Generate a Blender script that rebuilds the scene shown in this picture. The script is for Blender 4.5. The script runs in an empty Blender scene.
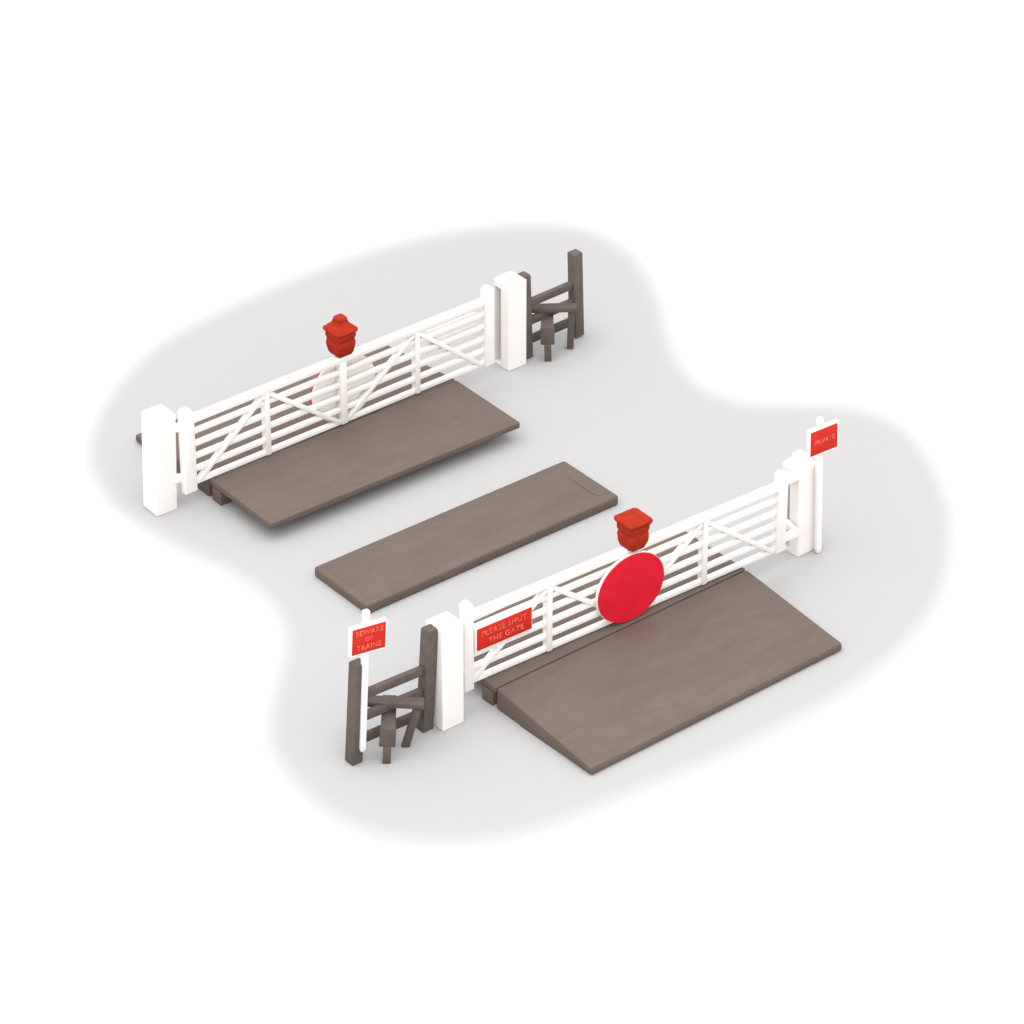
import bpy, bmesh, math, random
from mathutils import Vector, Matrix
random.seed(4)
S = bpy.context.scene
COL = S.collection
rad = math.radians

# ------------------------------------------------------------------ materials
def mat(name, col, rough=0.45, var=0.0, vscale=6.0, stretch=(1, 1, 1), bump=0.0, bscale=30.0, spec=0.4, sat_to=None, scratches=0.0):
    m = bpy.data.materials.new(name); m.use_nodes = True
    nt = m.node_tree; N = nt.nodes; L = nt.links
    b = N['Principled BSDF']
    b.inputs['Roughness'].default_value = rough
    b.inputs['Specular IOR Level'].default_value = spec
    tc = N.new('ShaderNodeTexCoord'); mp = N.new('ShaderNodeMapping'); mp.inputs['Scale'].default_value = stretch
    L.new(tc.outputs['Object'], mp.inputs['Vector'])
    if var > 0:
        n = N.new('ShaderNodeTexNoise'); n.inputs['Scale'].default_value = vscale; n.inputs['Detail'].default_value = 7; n.inputs['Roughness'].default_value = 0.62
        L.new(mp.outputs['Vector'], n.inputs['Vector'])
        r = N.new('ShaderNodeValToRGB')
        r.color_ramp.elements[0].position = 0.3; r.color_ramp.elements[1].position = 0.7
        lo = [c * (1 - var) for c in col]; hi = [c * (1 + var) for c in (sat_to or col)]
        r.color_ramp.elements[0].color = (*lo, 1); r.color_ramp.elements[1].color = (*hi, 1)
        L.new(n.outputs['Fac'], r.inputs['Fac'])
        out = r.outputs['Color']
        if scratches > 0:
            n2 = N.new('ShaderNodeTexNoise'); n2.inputs['Scale'].default_value = 5.0; n2.inputs['Detail'].default_value = 8; n2.inputs['Roughness'].default_value = 0.7
            m2 = N.new('ShaderNodeMapping'); m2.inputs['Scale'].default_value = (0.35, 4.5, 4.5); m2.inputs['Location'].default_value = (3, 7, 1)
            L.new(tc.outputs['Object'], m2.inputs['Vector']); L.new(m2.outputs['Vector'], n2.inputs['Vector'])
            r2 = N.new('ShaderNodeValToRGB'); r2.color_ramp.elements[0].position = 0.60; r2.color_ramp.elements[1].position = 0.74
            r2.color_ramp.elements[0].color = (0, 0, 0, 1); r2.color_ramp.elements[1].color = (scratches,) * 3 + (1,)
            L.new(n2.outputs['Fac'], r2.inputs['Fac'])
            mx = N.new('ShaderNodeMix'); mx.data_type = 'RGBA'
            L.new(r2.outputs['Color'], mx.inputs['Factor']); L.new(out, mx.inputs['A'])
            mx.inputs['B'].default_value = (col[0] * .5, col[1] * .5, col[2] * .5, 1)
            out = mx.outputs['Result']
            n4 = N.new('ShaderNodeTexNoise'); n4.inputs['Scale'].default_value = 9.0; n4.inputs['Detail'].default_value = 9; n4.inputs['Roughness'].default_value = 0.72
            m4 = N.new('ShaderNodeMapping'); m4.inputs['Scale'].default_value = (0.22, 1.9, 1.9); m4.inputs['Location'].default_value = (1, 4, 2)
            L.new(tc.outputs['Object'], m4.inputs['Vector']); L.new(m4.outputs['Vector'], n4.inputs['Vector'])
            r4 = N.new('ShaderNodeValToRGB'); r4.color_ramp.elements[0].position = 0.32; r4.color_ramp.elements[1].position = 0.68
            r4.color_ramp.elements[0].color = (0.945, 0.94, 0.94, 1); r4.color_ramp.elements[1].color = (1.04, 1.04, 1.045, 1)
            L.new(n4.outputs['Fac'], r4.inputs['Fac'])
            n5 = N.new('ShaderNodeTexNoise'); n5.inputs['Scale'].default_value = 26.0; n5.inputs['Detail'].default_value = 6; n5.inputs['Roughness'].default_value = 0.75
            L.new(tc.outputs['Object'], n5.inputs['Vector'])
            r5 = N.new('ShaderNodeValToRGB'); r5.color_ramp.elements[0].position = 0.3; r5.color_ramp.elements[1].position = 0.7
            r5.color_ramp.elements[0].color = (0.93, 0.93, 0.93, 1); r5.color_ramp.elements[1].color = (1.06, 1.06, 1.06, 1)
            L.new(n5.outputs['Fac'], r5.inputs['Fac'])
            for rr in (r4, r5):
                mu = N.new('ShaderNodeMix'); mu.data_type = 'RGBA'; mu.blend_type = 'MULTIPLY'; mu.inputs['Factor'].default_value = 1.0
                L.new(out, mu.inputs['A']); L.new(rr.outputs['Color'], mu.inputs['B']); out = mu.outputs['Result']
        L.new(out, b.inputs['Base Color'])
    else:
        b.inputs['Base Color'].default_value = (*col, 1)
    if bump > 0:
        n3 = N.new('ShaderNodeTexNoise'); n3.inputs['Scale'].default_value = bscale; n3.inputs['Detail'].default_value = 4
        L.new(mp.outputs['Vector'], n3.inputs['Vector'])
        bp = N.new('ShaderNodeBump'); bp.inputs['Strength'].default_value = 0.72
        L.new(n3.outputs['Fac'], bp.inputs['Height']); L.new(bp.outputs['Normal'], b.inputs['Normal'])
    return m

BROWN = (0.112, 0.0865, 0.072)
M_BROWN = mat('moulded_brown_plastic', BROWN, 0.60, 0.09, 2.0, (0.5, 1.5, 1.5), 0.35, 14, 0.2, scratches=0.5)
M_DARK = mat('fence_brown_plastic', (0.092, 0.074, 0.065), 0.6, 0.14, 5, (1, 1, 1), 0.3, 14, 0.15)
M_WHITE = mat('cream_white_plastic', (0.75, 0.72, 0.70), 0.42, 0.02, 3, (1, 1, 1), 0.08, 12, 0.35)
M_RED = mat('painted_red', (0.29, 0.021, 0.008), 0.75, 0.16, 7, (1, 1, 1), 0.7, 9, 0.08)
M_DISC = mat('disc_crimson', (0.55, 0.011, 0.027), 0.6, 0.09, 2.5, (1, 1, 1), 0.12, 10, 0.1)
M_PANEL = mat('sign_red', (0.48, 0.022, 0.012), 0.65, 0.10, 9, (1, 1, 1), 0.2, 20, 0.1)
M_LETTER = mat('worn_pale_lettering', (0.66, 0.12, 0.075), 0.55, 0.5, 11, (1, 1, 1), 0.1, 20, 0.3)

# ------------------------------------------------------------------ mesh helpers
def finish_bevel(bm, edges, bev, seg=2):
    if bev > 0:
        bmesh.ops.bevel(bm, geom=edges, offset=bev, segments=seg, profile=0.5, affect='EDGES', clamp_overlap=True)

def hexa(bm, corners, bev=0.0, seg=2):
    """eight corners: bottom loop 0-3 then top loop 4-7"""
    v = [bm.verts.new(c) for c in corners]
    fs = [(0, 3, 2, 1), (4, 5, 6, 7), (0, 1, 5, 4), (1, 2, 6, 5), (2, 3, 7, 6), (3, 0, 4, 7)]
    faces = [bm.faces.new([v[i] for i in f]) for f in fs]
    edges = list({e for f in faces for e in f.edges})
    finish_bevel(bm, edges, bev, seg)

def box(bm, x0, x1, y0, y1, z0, z1, bev=0.0, seg=2):
    hexa(bm, [(x0, y0, z0), (x1, y0, z0), (x1, y1, z0), (x0, y1, z0), (x0, y0, z1), (x1, y0, z1), (x1, y1, z1), (x0, y1, z1)], bev, seg)

def bar(bm, a, b, w, d, up=Vector((0, 1, 0)), bev=0.0):
    """straight square bar from a to b, w across, d deep along 'up'"""
    a, b = Vector(a), Vector(b)
    t = (b - a).normalized(); n = (up - t * up.dot(t)).normalized(); s = t.cross(n)
    c = []
    for p in (a, b):
        for i, j in ((-1, -1), (1, -1), (1, 1), (-1, 1)):
            c.append(p + s * (i * w / 2) + n * (j * d / 2))
    hexa(bm, c, bev)

def prism_x(bm, prof, x0, x1, bev=0.0, seg=2, skip=()):
    n = len(prof)
    A = [bm.verts.new((x0, y, z)) for y, z in prof]; B = [bm.verts.new((x1, y, z)) for y, z in prof]
    fs = [bm.faces.new(A), bm.faces.new(list(reversed(B)))]
    for i in range(n):
        j = (i + 1) % n
        fs.append(bm.faces.new([A[i], B[i], B[j], A[j]]))
    finish_bevel(bm, list({e for f in fs for e in f.edges}), bev, seg)

def disc(bm, cx, cz, y0, y1, r, seg=72, bev=0.015, sq=0.955):
    A = []; B = []
    for i in range(seg):
        t = 2 * math.pi * i / seg
        A.append(bm.verts.new((cx + r * math.cos(t), y0, cz + sq * r * math.sin(t))))
        B.append(bm.verts.new((cx + r * math.cos(t), y1, cz + sq * r * math.sin(t))))
    f = [bm.faces.new(A), bm.faces.new(list(reversed(B)))]
    rim = list(f[0].edges) + list(f[1].edges)
    for i in range(seg):
        j = (i + 1) % seg
        bm.faces.new([A[j], A[i], B[i], B[j]])
    finish_bevel(bm, rim, bev, 2)

def loft(bm, rings, cap=True):
    """rings of equal length joined bottom to top"""
    R = [[bm.verts.new(p) for p in r] for r in rings]
    n = len(R[0])
    for a, b in zip(R, R[1:]):
        for i in range(n):
            j = (i + 1) % n
            bm.faces.new([a[i], a[j], b[j], b[i]])
    if cap:
        bm.faces.new(list(reversed(R[0]))); bm.faces.new(R[-1])

def rsq(h, z, r=0.3, n=5, cx=0, cy=0, hy=None):
    """rounded square ring of half size h"""
    hy = hy or h
    out = []
    rr = min(h, hy) * r
    for k, (sx, sy) in enumerate(((1, 1), (-1, 1), (-1, -1), (1, -1))):
        for i in range(n):
            t = math.pi / 2 * (k + i / (n - 1))
            out.append((cx + sx * (h - rr) + rr * math.cos(t), cy + sy * (hy - rr) + rr * math.sin(t), z))
    return out

def obj(name, bm, m, parent=None, smooth=True, loc=None):
    bmesh.ops.recalc_face_normals(bm, faces=bm.faces)
    me = bpy.data.meshes.new(name); bm.to_mesh(me); bm.free()
    me.materials.append(m)
    if smooth:
        me.polygons.foreach_set('use_smooth', [True] * len(me.polygons))
        me.set_sharp_from_angle(angle=rad(38))
    o = bpy.data.objects.new(name, me); COL.objects.link(o)
    if parent: o.parent = parent
    if loc: o.location = loc
    return o

def tag(o, label, cat, group=None):
    o['label'] = label; o['category'] = cat
    if group: o['group'] = group
    return o

def place(o, loc, yaw, tilt=0.0, lean=0.0):
    """tilt leans the thing sideways a little, lean rocks it about its own length"""
    m = Matrix.Rotation(tilt, 4, 'Y') @ Matrix.Rotation(yaw, 4, 'Z') @ Matrix.Rotation(lean, 4, 'X')
    o.rotation_euler = m.to_euler(); o.location = loc

def thing(name, label, cat, loc, yaw, group=None, tilt=0.0, lean=0.0):
    o = bpy.data.objects.new(name, None); COL.objects.link(o); o.empty_display_size = 0.2
    place(o, loc, yaw, tilt, lean)
    return tag(o, label, cat, group)

def text_bm(s, size, xc, y, zc, depth=0.008, stretch=1.0, spacing=1.0):
    cu = bpy.data.curves.new('writing', 'FONT'); cu.body = s; cu.size = size
    cu.align_x = 'CENTER'; cu.align_y = 'CENTER'; cu.extrude = depth; cu.space_character = spacing; cu.resolution_u = 3
    t = bpy.data.objects.new('writing', cu); COL.objects.link(t)
    bpy.context.view_layer.update()
    me = bpy.data.meshes.new_from_object(t.evaluated_get(bpy.context.evaluated_depsgraph_get()))
    bpy.data.objects.remove(t); bpy.data.curves.remove(cu)
    bm = bmesh.new(); bm.from_mesh(me); bpy.data.meshes.remove(me)
    M = Matrix.Translation((xc, y, zc)) @ Matrix.Rotation(rad(90), 4, 'X') @ Matrix.Diagonal((stretch, 1, 1, 1))
    bmesh.ops.transform(bm, matrix=M, verts=bm.verts)
    return bm

# ------------------------------------------------------------------ the tabletop with its soft grey patch
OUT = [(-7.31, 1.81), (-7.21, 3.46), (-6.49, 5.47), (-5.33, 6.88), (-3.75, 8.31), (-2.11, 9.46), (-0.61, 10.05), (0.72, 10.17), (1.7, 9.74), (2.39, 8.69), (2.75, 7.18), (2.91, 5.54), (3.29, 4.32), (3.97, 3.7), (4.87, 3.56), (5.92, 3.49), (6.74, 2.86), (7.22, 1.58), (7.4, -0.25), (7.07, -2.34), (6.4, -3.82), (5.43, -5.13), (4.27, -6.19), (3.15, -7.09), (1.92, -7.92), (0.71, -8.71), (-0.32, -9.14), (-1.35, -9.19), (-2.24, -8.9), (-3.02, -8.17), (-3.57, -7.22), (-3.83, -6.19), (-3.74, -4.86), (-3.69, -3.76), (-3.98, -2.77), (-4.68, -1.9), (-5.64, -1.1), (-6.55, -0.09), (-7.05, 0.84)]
def build_ground():
    import numpy as np
    P = np.array(OUT); n = len(P); Q = []
    for i in range(n):
        p0, p1, p2, p3 = P[i - 1], P[i], P[(i + 1) % n], P[(i + 2) % n]
        for t in np.linspace(0, 1, 5)[:-1]:
            Q.append(0.5 * ((2 * p1) + (-p0 + p2) * t + (2 * p0 - 5 * p1 + 4 * p2 - p3) * t * t + (-p0 + 3 * p1 - 3 * p2 + p3) * t ** 3))
    Q = np.array(Q)
    xs = np.concatenate([[-90, -40, -20, -12], np.arange(-9, 9.01, 0.12), [12, 20, 40, 90]])
    ys = np.concatenate([[-90, -40, -20, -14], np.arange(-11, 12.01, 0.15), [15, 24, 45, 120]])
    X, Y = np.meshgrid(xs, ys); pts = np.stack([X.ravel(), Y.ravel()], 1)
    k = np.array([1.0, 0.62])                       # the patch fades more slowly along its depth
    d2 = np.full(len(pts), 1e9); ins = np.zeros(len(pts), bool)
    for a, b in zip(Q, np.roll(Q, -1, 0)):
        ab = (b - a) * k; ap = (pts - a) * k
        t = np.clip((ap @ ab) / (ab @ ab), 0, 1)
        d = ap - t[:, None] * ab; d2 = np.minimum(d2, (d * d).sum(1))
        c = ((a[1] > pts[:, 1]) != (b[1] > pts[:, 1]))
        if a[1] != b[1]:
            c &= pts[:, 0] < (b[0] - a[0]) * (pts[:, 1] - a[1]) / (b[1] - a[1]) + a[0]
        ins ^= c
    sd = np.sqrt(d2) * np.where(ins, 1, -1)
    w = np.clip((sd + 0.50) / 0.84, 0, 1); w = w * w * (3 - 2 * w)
    nx, ny = len(xs), len(ys)
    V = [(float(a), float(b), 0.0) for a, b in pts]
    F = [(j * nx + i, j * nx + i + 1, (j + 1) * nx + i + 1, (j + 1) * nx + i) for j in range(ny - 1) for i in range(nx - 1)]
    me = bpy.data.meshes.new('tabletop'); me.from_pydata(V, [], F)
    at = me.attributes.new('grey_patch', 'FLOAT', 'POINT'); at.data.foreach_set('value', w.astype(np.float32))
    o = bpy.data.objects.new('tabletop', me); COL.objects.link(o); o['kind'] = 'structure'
    m = bpy.data.materials.new('white_sheet_with_grey_patch'); m.use_nodes = True
    nt = m.node_tree; b = nt.nodes['Principled BSDF']; b.inputs['Roughness'].default_value = 0.9; b.inputs['Specular IOR Level'].default_value = 0.0
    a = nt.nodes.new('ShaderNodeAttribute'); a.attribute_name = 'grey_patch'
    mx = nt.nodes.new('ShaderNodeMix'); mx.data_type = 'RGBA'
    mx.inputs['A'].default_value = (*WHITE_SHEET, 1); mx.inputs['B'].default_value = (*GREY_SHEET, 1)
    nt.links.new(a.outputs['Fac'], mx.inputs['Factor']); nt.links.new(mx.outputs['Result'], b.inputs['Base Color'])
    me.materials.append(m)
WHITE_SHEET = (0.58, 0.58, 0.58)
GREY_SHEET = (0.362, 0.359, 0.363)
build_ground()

# ------------------------------------------------------------------ ramps and the middle panel
RL, RH = 5.225, 0.394
def ramp(label, loc, yaw, reach, slit):
    t = thing('crossing_ramp', label, 'ramp', loc, yaw, 'brown ramps either side of the track')
    bm = bmesh.new()                                # sloping roadway, foot at -y
    prism_x(bm, [(-0.025, 0.0), (-0.025, RH), (-2.275, 0.15), (-2.29, 0.02), (-0.62, 0.03), (-0.56, 0.0)], 0, RL, 0.04, 4)
    obj('sloping_roadway', bm, M_BROWN, t)
    bm = bmesh.new()                                # thin deck reaching over the sleepers
    box(bm, 0, RL, 0.0, reach, RH - 0.12, RH, 0.022, 3)
    obj('deck_plate', bm, M_BROWN, t)
    bm = bmesh.new()
    box(bm, 0.0, RL, slit, 0.335, 0, RH - 0.122, 0.012)
    obj('support_block', bm, M_BROWN, t)
    return t
ramp('brown sloping ramp in front of the gate with the red disc, foot towards the viewer', (-0.256, -5.624, 0), 0.689, 1.63, 0.075)
c, s = math.cos(0.663), math.sin(0.663)
ramp('brown ramp under the back gate, its thin deck reaching towards the middle panel',
     (-5.084 + RL * c, 0.442 + RL * s, 0), 0.663 + math.pi, 1.80, 0.075)

t = thing('track_panel', 'flat brown rectangular panel lying alone between the two ramps', 'crossing panel', (-2.324, -3.070, 0), 0.674)
bm = bmesh.new(); box(bm, 0, 5.27, 0, 1.45, 0, 0.187, 0.042, 4); obj('panel_slab', bm, M_BROWN, t)
bm = bmesh.new()
loft(bm, [rsq(0.13, 0.180, 0.7, 6, 5.085, 0.60, 0.41), rsq(0.125, 0.196, 0.7, 6, 5.085, 0.60, 0.405), rsq(0.10, 0.203, 0.7, 6, 5.085, 0.60, 0.38)])
obj('moulded_tab', bm, M_BROWN, t)
bm = bmesh.new(); bar(bm, (0.16, 0.10, 0.186), (0.13, 1.36, 0.186), 0.03, 0.012, Vector((0, 0, 1)), 0.004); obj('moulded_ridge', bm, M_BROWN, t)

# ------------------------------------------------------------------ white gate posts
def post(label, front, yaw=0.68, tilt=0.0, slot=True, finial=False, zt=1.83):
    h = 0.21
    t = thing('gate_post', label, 'gate post', (front[0] + 0.031, front[1] + 0.295, 0), yaw, 'white gate posts', tilt)
    bm = bmesh.new()
    loft(bm, [rsq(h - 0.012, 0.0, .12), rsq(h, 0.012, .12), rsq(h, zt, .12)])
    shaft = obj('shaft', bm, M_WHITE, t)
    if slot:                                        # the hinge slot down the left face, cut out of the shaft
        bm = bmesh.new(); box(bm, -h - 0.1, -h + 0.3, 0.0, 0.175, 0.06, zt - 0.11)
        k = obj('slot_cutter', bm, M_WHITE, t)
        md = shaft.modifiers.new('slot', 'BOOLEAN'); md.operation = 'DIFFERENCE'; md.object = k; md.solver = 'EXACT'
        bpy.context.view_layer.update()
        me = bpy.data.meshes.new_from_object(shaft.evaluated_get(bpy.context.evaluated_depsgraph_get()))
        shaft.modifiers.clear(); shaft.data = me; me.set_sharp_from_angle(angle=rad(25))
        bpy.data.objects.remove(k)
    bm = bmesh.new()
    if finial:
        loft(bm, [rsq(h, zt - 0.002, .15), rsq(h + 0.004, zt + 0.02, .15), rsq(h - 0.03, zt + 0.09, .3), rsq(0.11, zt + 0.16, .3), rsq(0.095, zt + 0.18, .3), rsq(0.09, zt + 0.235, .3), rsq(0.05, zt + 0.245, .3)])
    else:
        loft(bm, [rsq(h, zt - 0.002, .15), rsq(h + 0.004, zt + 0.012, .15), rsq(0.06, zt + 0.135, .3), rsq(0.02, zt + 0.15, .5)])
    obj('pyramid_cap', bm, M_WHITE, t)
    return t
post('white square post at the far left, hinged beside the back gate', (-5.925, -0.155), tilt=rad(1.8), slot=False)
post('white square post with grey slot, standing next to the back brown fence', (-0.062, 4.60), zt=1.70)
post('white square post between the front brown fence and the gate with red disc', (-1.06, -6.245), tilt=rad(0.2))
post('white square post with a stubby flat cap beside the PRIVATE sign', (4.69, -1.39), tilt=rad(-1.4), finial=True, zt=1.60)

# ------------------------------------------------------------------ gates
GL = 6.07
RAILS = [0.465, 0.713, 0.961, 1.209, 1.457]
def gate(label, loc, yaw, ends, hinges, ups, lean=0.0, tilt=0.0, chimney=False):
    t = thing('crossing_gate', label, 'gate', loc, yaw, 'white railway crossing gates', lean=lean, tilt=tilt)
    t.scale = (1, 1, 0.985 if chimney else 0.975)
    def P(name, f, m=M_WHITE, parent=None):
        bm = bmesh.new(); f(bm); return obj(name, bm, m, parent or t)
    (xa, la, ha), (xb, lb, hb) = ends
    def end(x0, x1, z0, z1):
        def f(bm):
            xm, hw = (x0 + x1) / 2, (x1 - x0) / 2
            prof = [(x0, z0), (x1, z0)] + [(xm + hw * math.cos(math.pi * i / 8), z1 - hw + hw * math.sin(math.pi * i / 8)) for i in range(9)]
            A = [bm.verts.new((x, -0.075, z)) for x, z in prof]; B = [bm.verts.new((x, 0.075, z)) for x, z in prof]
            fs = [bm.faces.new(A), bm.faces.new(list(reversed(B)))]
            rim = list(fs[0].edges) + list(fs[1].edges)
            for i in range(len(prof)):
                j = (i + 1) % len(prof); bm.faces.new([A[j], A[i], B[i], B[j]])
            finish_bevel(bm, rim, 0.015, 2)
        return f
    P('end_stile', end(xa - (0.2 if chimney else 0.175), xa, la, ha)); P('end_stile', end(xb, xb + (0.24 if chimney else 0.2), lb, hb))
    P('top_rail', lambda bm: box(bm, min(xa, 0) - 0.01, GL + 0.07, -0.063, 0.063, 1.645, 1.768, 0.008))
    for z in RAILS:
        P('rail', lambda bm: box(bm, min(xa, 0) - 0.01, GL + 0.07, -0.037, 0.037, z - 0.044, z + 0.044, 0.006))
    for u, w in ((ups[0], 0.095), (ups[1], 0.135), (ups[2], 0.095)):
        P('upright', lambda bm: box(bm, u - w / 2, u + w / 2, -0.068, 0.068, 0.43, 1.655, 0.007))
    for a, b in (((0.02, 0.47), (ups[0] - 0.04, 1.62)), ((ups[0] + 0.06, 1.62), (ups[1] - 0.08, 0.47)), ((ups[1] + 0.08, 0.47), (ups[2] - 0.06, 1.62)), ((ups[2] + 0.04, 1.62), (GL - 0.02, 0.47))):
        P('brace', lambda bm: bar(bm, (a[0], 0, a[1]), (b[0], 0, b[1]), 0.074, 0.10, Vector((0, 1, 0)), 0.006))
    for (p, q) in hinges:
        P('hinge', lambda bm: bar(bm, p, q, 0.075, 0.15, Vector((0, 0, 1)), 0.012))
    # round target on the outer side
    dx = 2.925 if chimney else 3.045
    d = P('target_disc', lambda bm: disc(bm, dx, 1.05, -0.118, -0.073, 0.667, bev=0.01))
    P('red_face', lambda bm: disc(bm, dx + (0.010 if chimney else 0.006), 1.045 + (0.012 if chimney else 0), -0.136, -0.117, 0.668 if chimney else 0.657, bev=0.008), M_DISC, d)
    # notice
    n = P('notice_board', lambda bm: box(bm, 0.035, 1.125, -0.105, -0.048, 1.045, 1.508, 0.01))
    P('red_panel', lambda bm: box(bm, 0.06, 1.107, -0.114, -0.104, 1.068, 1.478, 0.003), M_PANEL, n)
    for words, uc, zc in (('PLEASE SHUT', 0.57, 1.355), ('THE GATE', 0.61, 1.185)):
        obj('lettering', text_bm(words, 0.138, uc, -0.116, zc, spacing=1.08), M_LETTER, n, smooth=False)
    # red lamp on the top rail
    cx = 2.975 if chimney else 3.17
    cy = -0.07 if chimney else 0.0
    z = 1.835 if chimney else 1.80
    def body(bm):
        prof = [(0.12, -0.07), (0.15, -0.05), (0.175, 0.0), (0.195, 0.08), (0.204, 0.15), (0.203, 0.19), (0.192, 0.225), (0.190, 0.25), (0.204, 0.285), (0.210, 0.33), (0.206, 0.38), (0.19, 0.43)]
        loft(bm, [rsq(r, z + h, 0.42, 6, cx, cy) for r, h in prof])
    def rough(f):
        def g(bm):
            f(bm)
            for v in bm.verts: v.co += Vector([random.uniform(-0.006, 0.006) for _ in range(3)])
        return g
    lamp = P('lamp', rough(body), M_RED)
    def roof(bm):
        if chimney:
            pr = [(0.20, 0.385), (0.226, 0.40), (0.236, 0.425), (0.228, 0.45), (0.18, 0.49), (0.125, 0.54), (0.105, 0.575), (0.10, 0.60)]
        else:
            pr = [(0.185, 0.385), (0.225, 0.415), (0.238, 0.45), (0.232, 0.475), (0.20, 0.495), (0.06, 0.525)]
        loft(bm, [rsq(r, z + h, 0.30, 6, cx, cy) for r, h in pr])
    P('lamp_roof', rough(roof), M_RED, lamp)
    if chimney:
        P('lamp_chimney', lambda bm: loft(bm, [rsq(r, z + h, 0.5, 6, cx, cy) for r, h in ((0.098, 0.59), (0.10, 0.62), (0.098, 0.645), (0.08, 0.665), (0.05, 0.67))]), M_RED, lamp)
    return t
gate('white five barred gate facing the viewer with red disc, red lamp and PLEASE SHUT notice', (-0.648, -5.520, 0), 0.639,
     ((0.03, 0.33, 2.00), (GL + 0.03, 0.42, 1.98)),
     [((-0.17, 0, 1.60), (-0.40, 0, 1.60)), ((-0.17, 0, 0.62), (-0.40, 0, 0.62)),
      ((GL + 0.2, 0.02, 1.74), (GL + 0.54, 0.02, 1.74)), ((GL + 0.52, -0.01, 1.74), (GL + 0.58, 0.36, 1.52)),
      ((GL + 0.2, 0.02, 0.60), (GL + 0.53, 0.02, 0.60)), ((GL + 0.51, -0.01, 0.60), (GL + 0.58, 0.36, 0.60))],
     (1.50, 3.06, 4.61), lean=rad(0.4), tilt=rad(-0.3))
c, s = math.cos(0.684), math.sin(0.684)
gate('white barred gate seen from behind, disc and notice plain white, chimneyed red lamp', (-5.259 + GL * c, 0.272 + GL * s, 0), 0.684 + math.pi,
     ((-0.06, 0.40, 1.99), (GL + 0.05, 0.32, 1.95)),
     [((GL + 0.20, -0.03, 1.60), (GL + 0.46, -0.12, 1.60)), ((GL + 0.20, -0.03, 0.60), (GL + 0.46, -0.12, 0.60))], (1.43, 3.03, 4.63), chimney=True)

# ------------------------------------------------------------------ brown stile fences
def fence(label, loc, tilt, straight, W, hl, hr, rails, us, off):
    yaw = 0.682
    t = thing('stile_fence', label, 'fence', loc, yaw, 'brown stile fences', tilt)
    def P(name, f, parent=None):
        bm = bmesh.new(); f(bm); return obj(name, bm, M_DARK, parent or t)
    for x, h in ((0, hl), (W, hr)):
        P('fence_post', lambda bm: loft(bm, [rsq(0.088, 0, .15, 4, x), rsq(0.1, 0.012, .15, 4, x), rsq(0.1, h - 0.03, .15, 4, x), rsq(0.09, h - 0.008, .2, 4, x), rsq(0.07, h, .3, 4, x)]))
    for z in rails:
        P('fence_rail', lambda bm: box(bm, 0.09, W - 0.09, -0.05, 0.05, z - 0.07, z + 0.07, 0.012))
    cy, sy = math.cos(yaw), math.sin(yaw)
    ex = Vector((cy, -sy, 0)); ey = Vector((sy, cy, 0)); m = Vector((W / 2, 0, 0)) + ex * off[0] + ey * off[1]; up = Vector((0, 0, 1))
    def board(bm):
        bar(bm, m - ex * 0.46 + up * us, m + ex * 0.53 + up * us, 0.20, 0.095, up, 0.015)
    P('upper_step', board)
    def lower(bm):
        bar(bm, m + ey * 0.42 + up * 0.635, m - ey * 0.44 + up * 0.635, 0.225, 0.085, up, 0.014)
    st = P('lower_step', lower)
    def apron(bm):
        q = m - ey * 0.43
        bar(bm, q + up * 0.675, q + up * 0.33, 0.25, 0.07, ey, 0.012)
    P('step_apron', apron, st)
    def foot(bm):
        q = m - ey * 0.43
        bar(bm, q + up * 0.34, q + up * 0.0, 0.125, 0.10, ey, 0.012)
    P('leg', foot)
    def leg(bm):
        a = m + ex * 0.44 + up * 0.80
        b = m + ex * (0.40 if straight else 0.27) + ey * 0.0
        bar(bm, a, b, 0.12, 0.12, ey, 0.014)
    P('leg', leg)
    return t
fence('brown stile fence at the lower left with the BEWARE OF TRAINS sign against it', (-2.404, -6.996, 0), rad(3.2), False, 1.36, 1.84, 1.93, (0.37, 0.78, 1.19), 0.84, (-0.03, -0.02))
fence('brown stile fence at the back behind a white post, no sign on it', (0.242, 5.127, 0), rad(-1.6), True, 1.19, 1.69, 1.70, (0.32, 0.70, 1.06), 0.82, (-0.06, -0.08))

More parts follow.
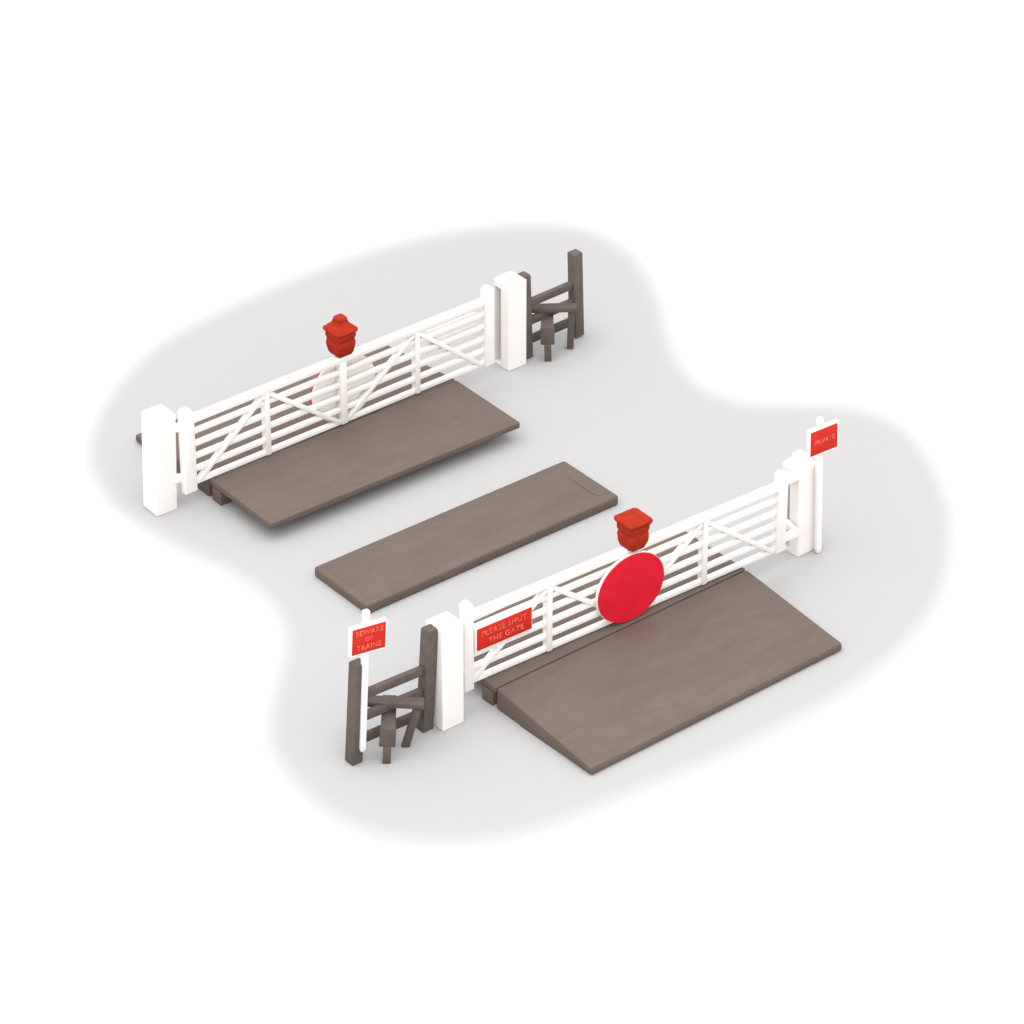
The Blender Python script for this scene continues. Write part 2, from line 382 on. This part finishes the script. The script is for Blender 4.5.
# ------------------------------------------------------------------ signs
def sign(label, loc, yaw, tilt, length, bz, bx, bw, bh, lines):
    t = thing('warning_sign', label, 'sign', loc, yaw, 'red and white signs on white poles', tilt)
    bm = bmesh.new()
    r = 0.049
    loft(bm, [rsq(0.02, 0.0, .5), rsq(0.05, 0.05, .4), rsq(r, 0.12, .4), rsq(r, length - 0.06, .4), rsq(0.05, length - 0.015, .5), rsq(0.025, length, .5)])
    obj('sign_pole', bm, M_WHITE, t)
    bm = bmesh.new(); yb = -r
    box(bm, bx - bw / 2, bx + bw / 2, yb - 0.065, yb + 0.01, bz - bh / 2, bz + bh / 2, 0.01)
    b = obj('sign_board', bm, M_WHITE, t)
    bm = bmesh.new(); iw, ih = bw / 2 - 0.028, bh / 2 - 0.032
    box(bm, bx - iw, bx + iw, yb - 0.073, yb - 0.064, bz - ih, bz + ih, 0.003)
    obj('red_panel', bm, M_PANEL, b)
    for s_, sz, dz, st in lines:
        obj('lettering', text_bm(s_, sz, bx, yb - 0.075, bz + dz, 0.006, st, 1.05), M_LETTER, b, smooth=False)
    return t
sign('white pole sign reading BEWARE OF TRAINS on red, leaning on the front brown fence', (-2.272, -7.04, 0.215), 0.52, rad(2.6), 2.59, 2.15, -0.005, 0.615, 0.52,
     [('BEWARE', 0.125, 0.135, 0.95), ('OF', 0.105, 0.01, 1.0), ('TRAINS', 0.125, -0.125, 0.95)])
sign('white pole sign reading PRIVATE on red, next to the white post at far right', (5.03, -1.24, 0), 0.60, rad(-1.7), 2.60, 2.24, 0.0, 0.60, 0.51,
     [('PRIVATE', 0.115, 0.0, 0.95)])

# ------------------------------------------------------------------ light
w = bpy.data.worlds.new('World'); S.world = w; w.use_nodes = True
bg = w.node_tree.nodes['Background']; bg.inputs['Color'].default_value = (1.0, 0.99, 0.985, 1); bg.inputs['Strength'].default_value = 1.45
def area(name, loc, target, size, power, col=(1, 1, 1)):
    l = bpy.data.lights.new(name, 'AREA'); l.shape = 'DISK'; l.size = size; l.energy = power; l.color = col
    o = bpy.data.objects.new(name, l); COL.objects.link(o); o.location = loc
    o.rotation_euler = (Vector(target) - Vector(loc)).to_track_quat('-Z', 'Y').to_euler()
area('softbox_overhead', (-3, -22, 60), (0, 0, 0), 110, 66000, (1, 0.985, 0.965))

# ------------------------------------------------------------------ camera
cam = bpy.data.cameras.new('Camera'); co = bpy.data.objects.new('Camera', cam); COL.objects.link(co)
co.location = (0, -53.6695, 34.5131); co.rotation_euler = (rad(90 - 32.7438), 0, 0)
cam.sensor_width = 36; cam.lens = 3813.742 / 1024 * 36; cam.clip_start = 1; cam.clip_end = 500
S.camera = co
S.view_settings.view_transform = 'Standard'; S.view_settings.look = 'None'; S.view_settings.exposure = 0; S.view_settings.gamma = 1
S.view_settings.use_curve_mapping = False
S.render.engine = 'CYCLES'; S.cycles.max_bounces = 8
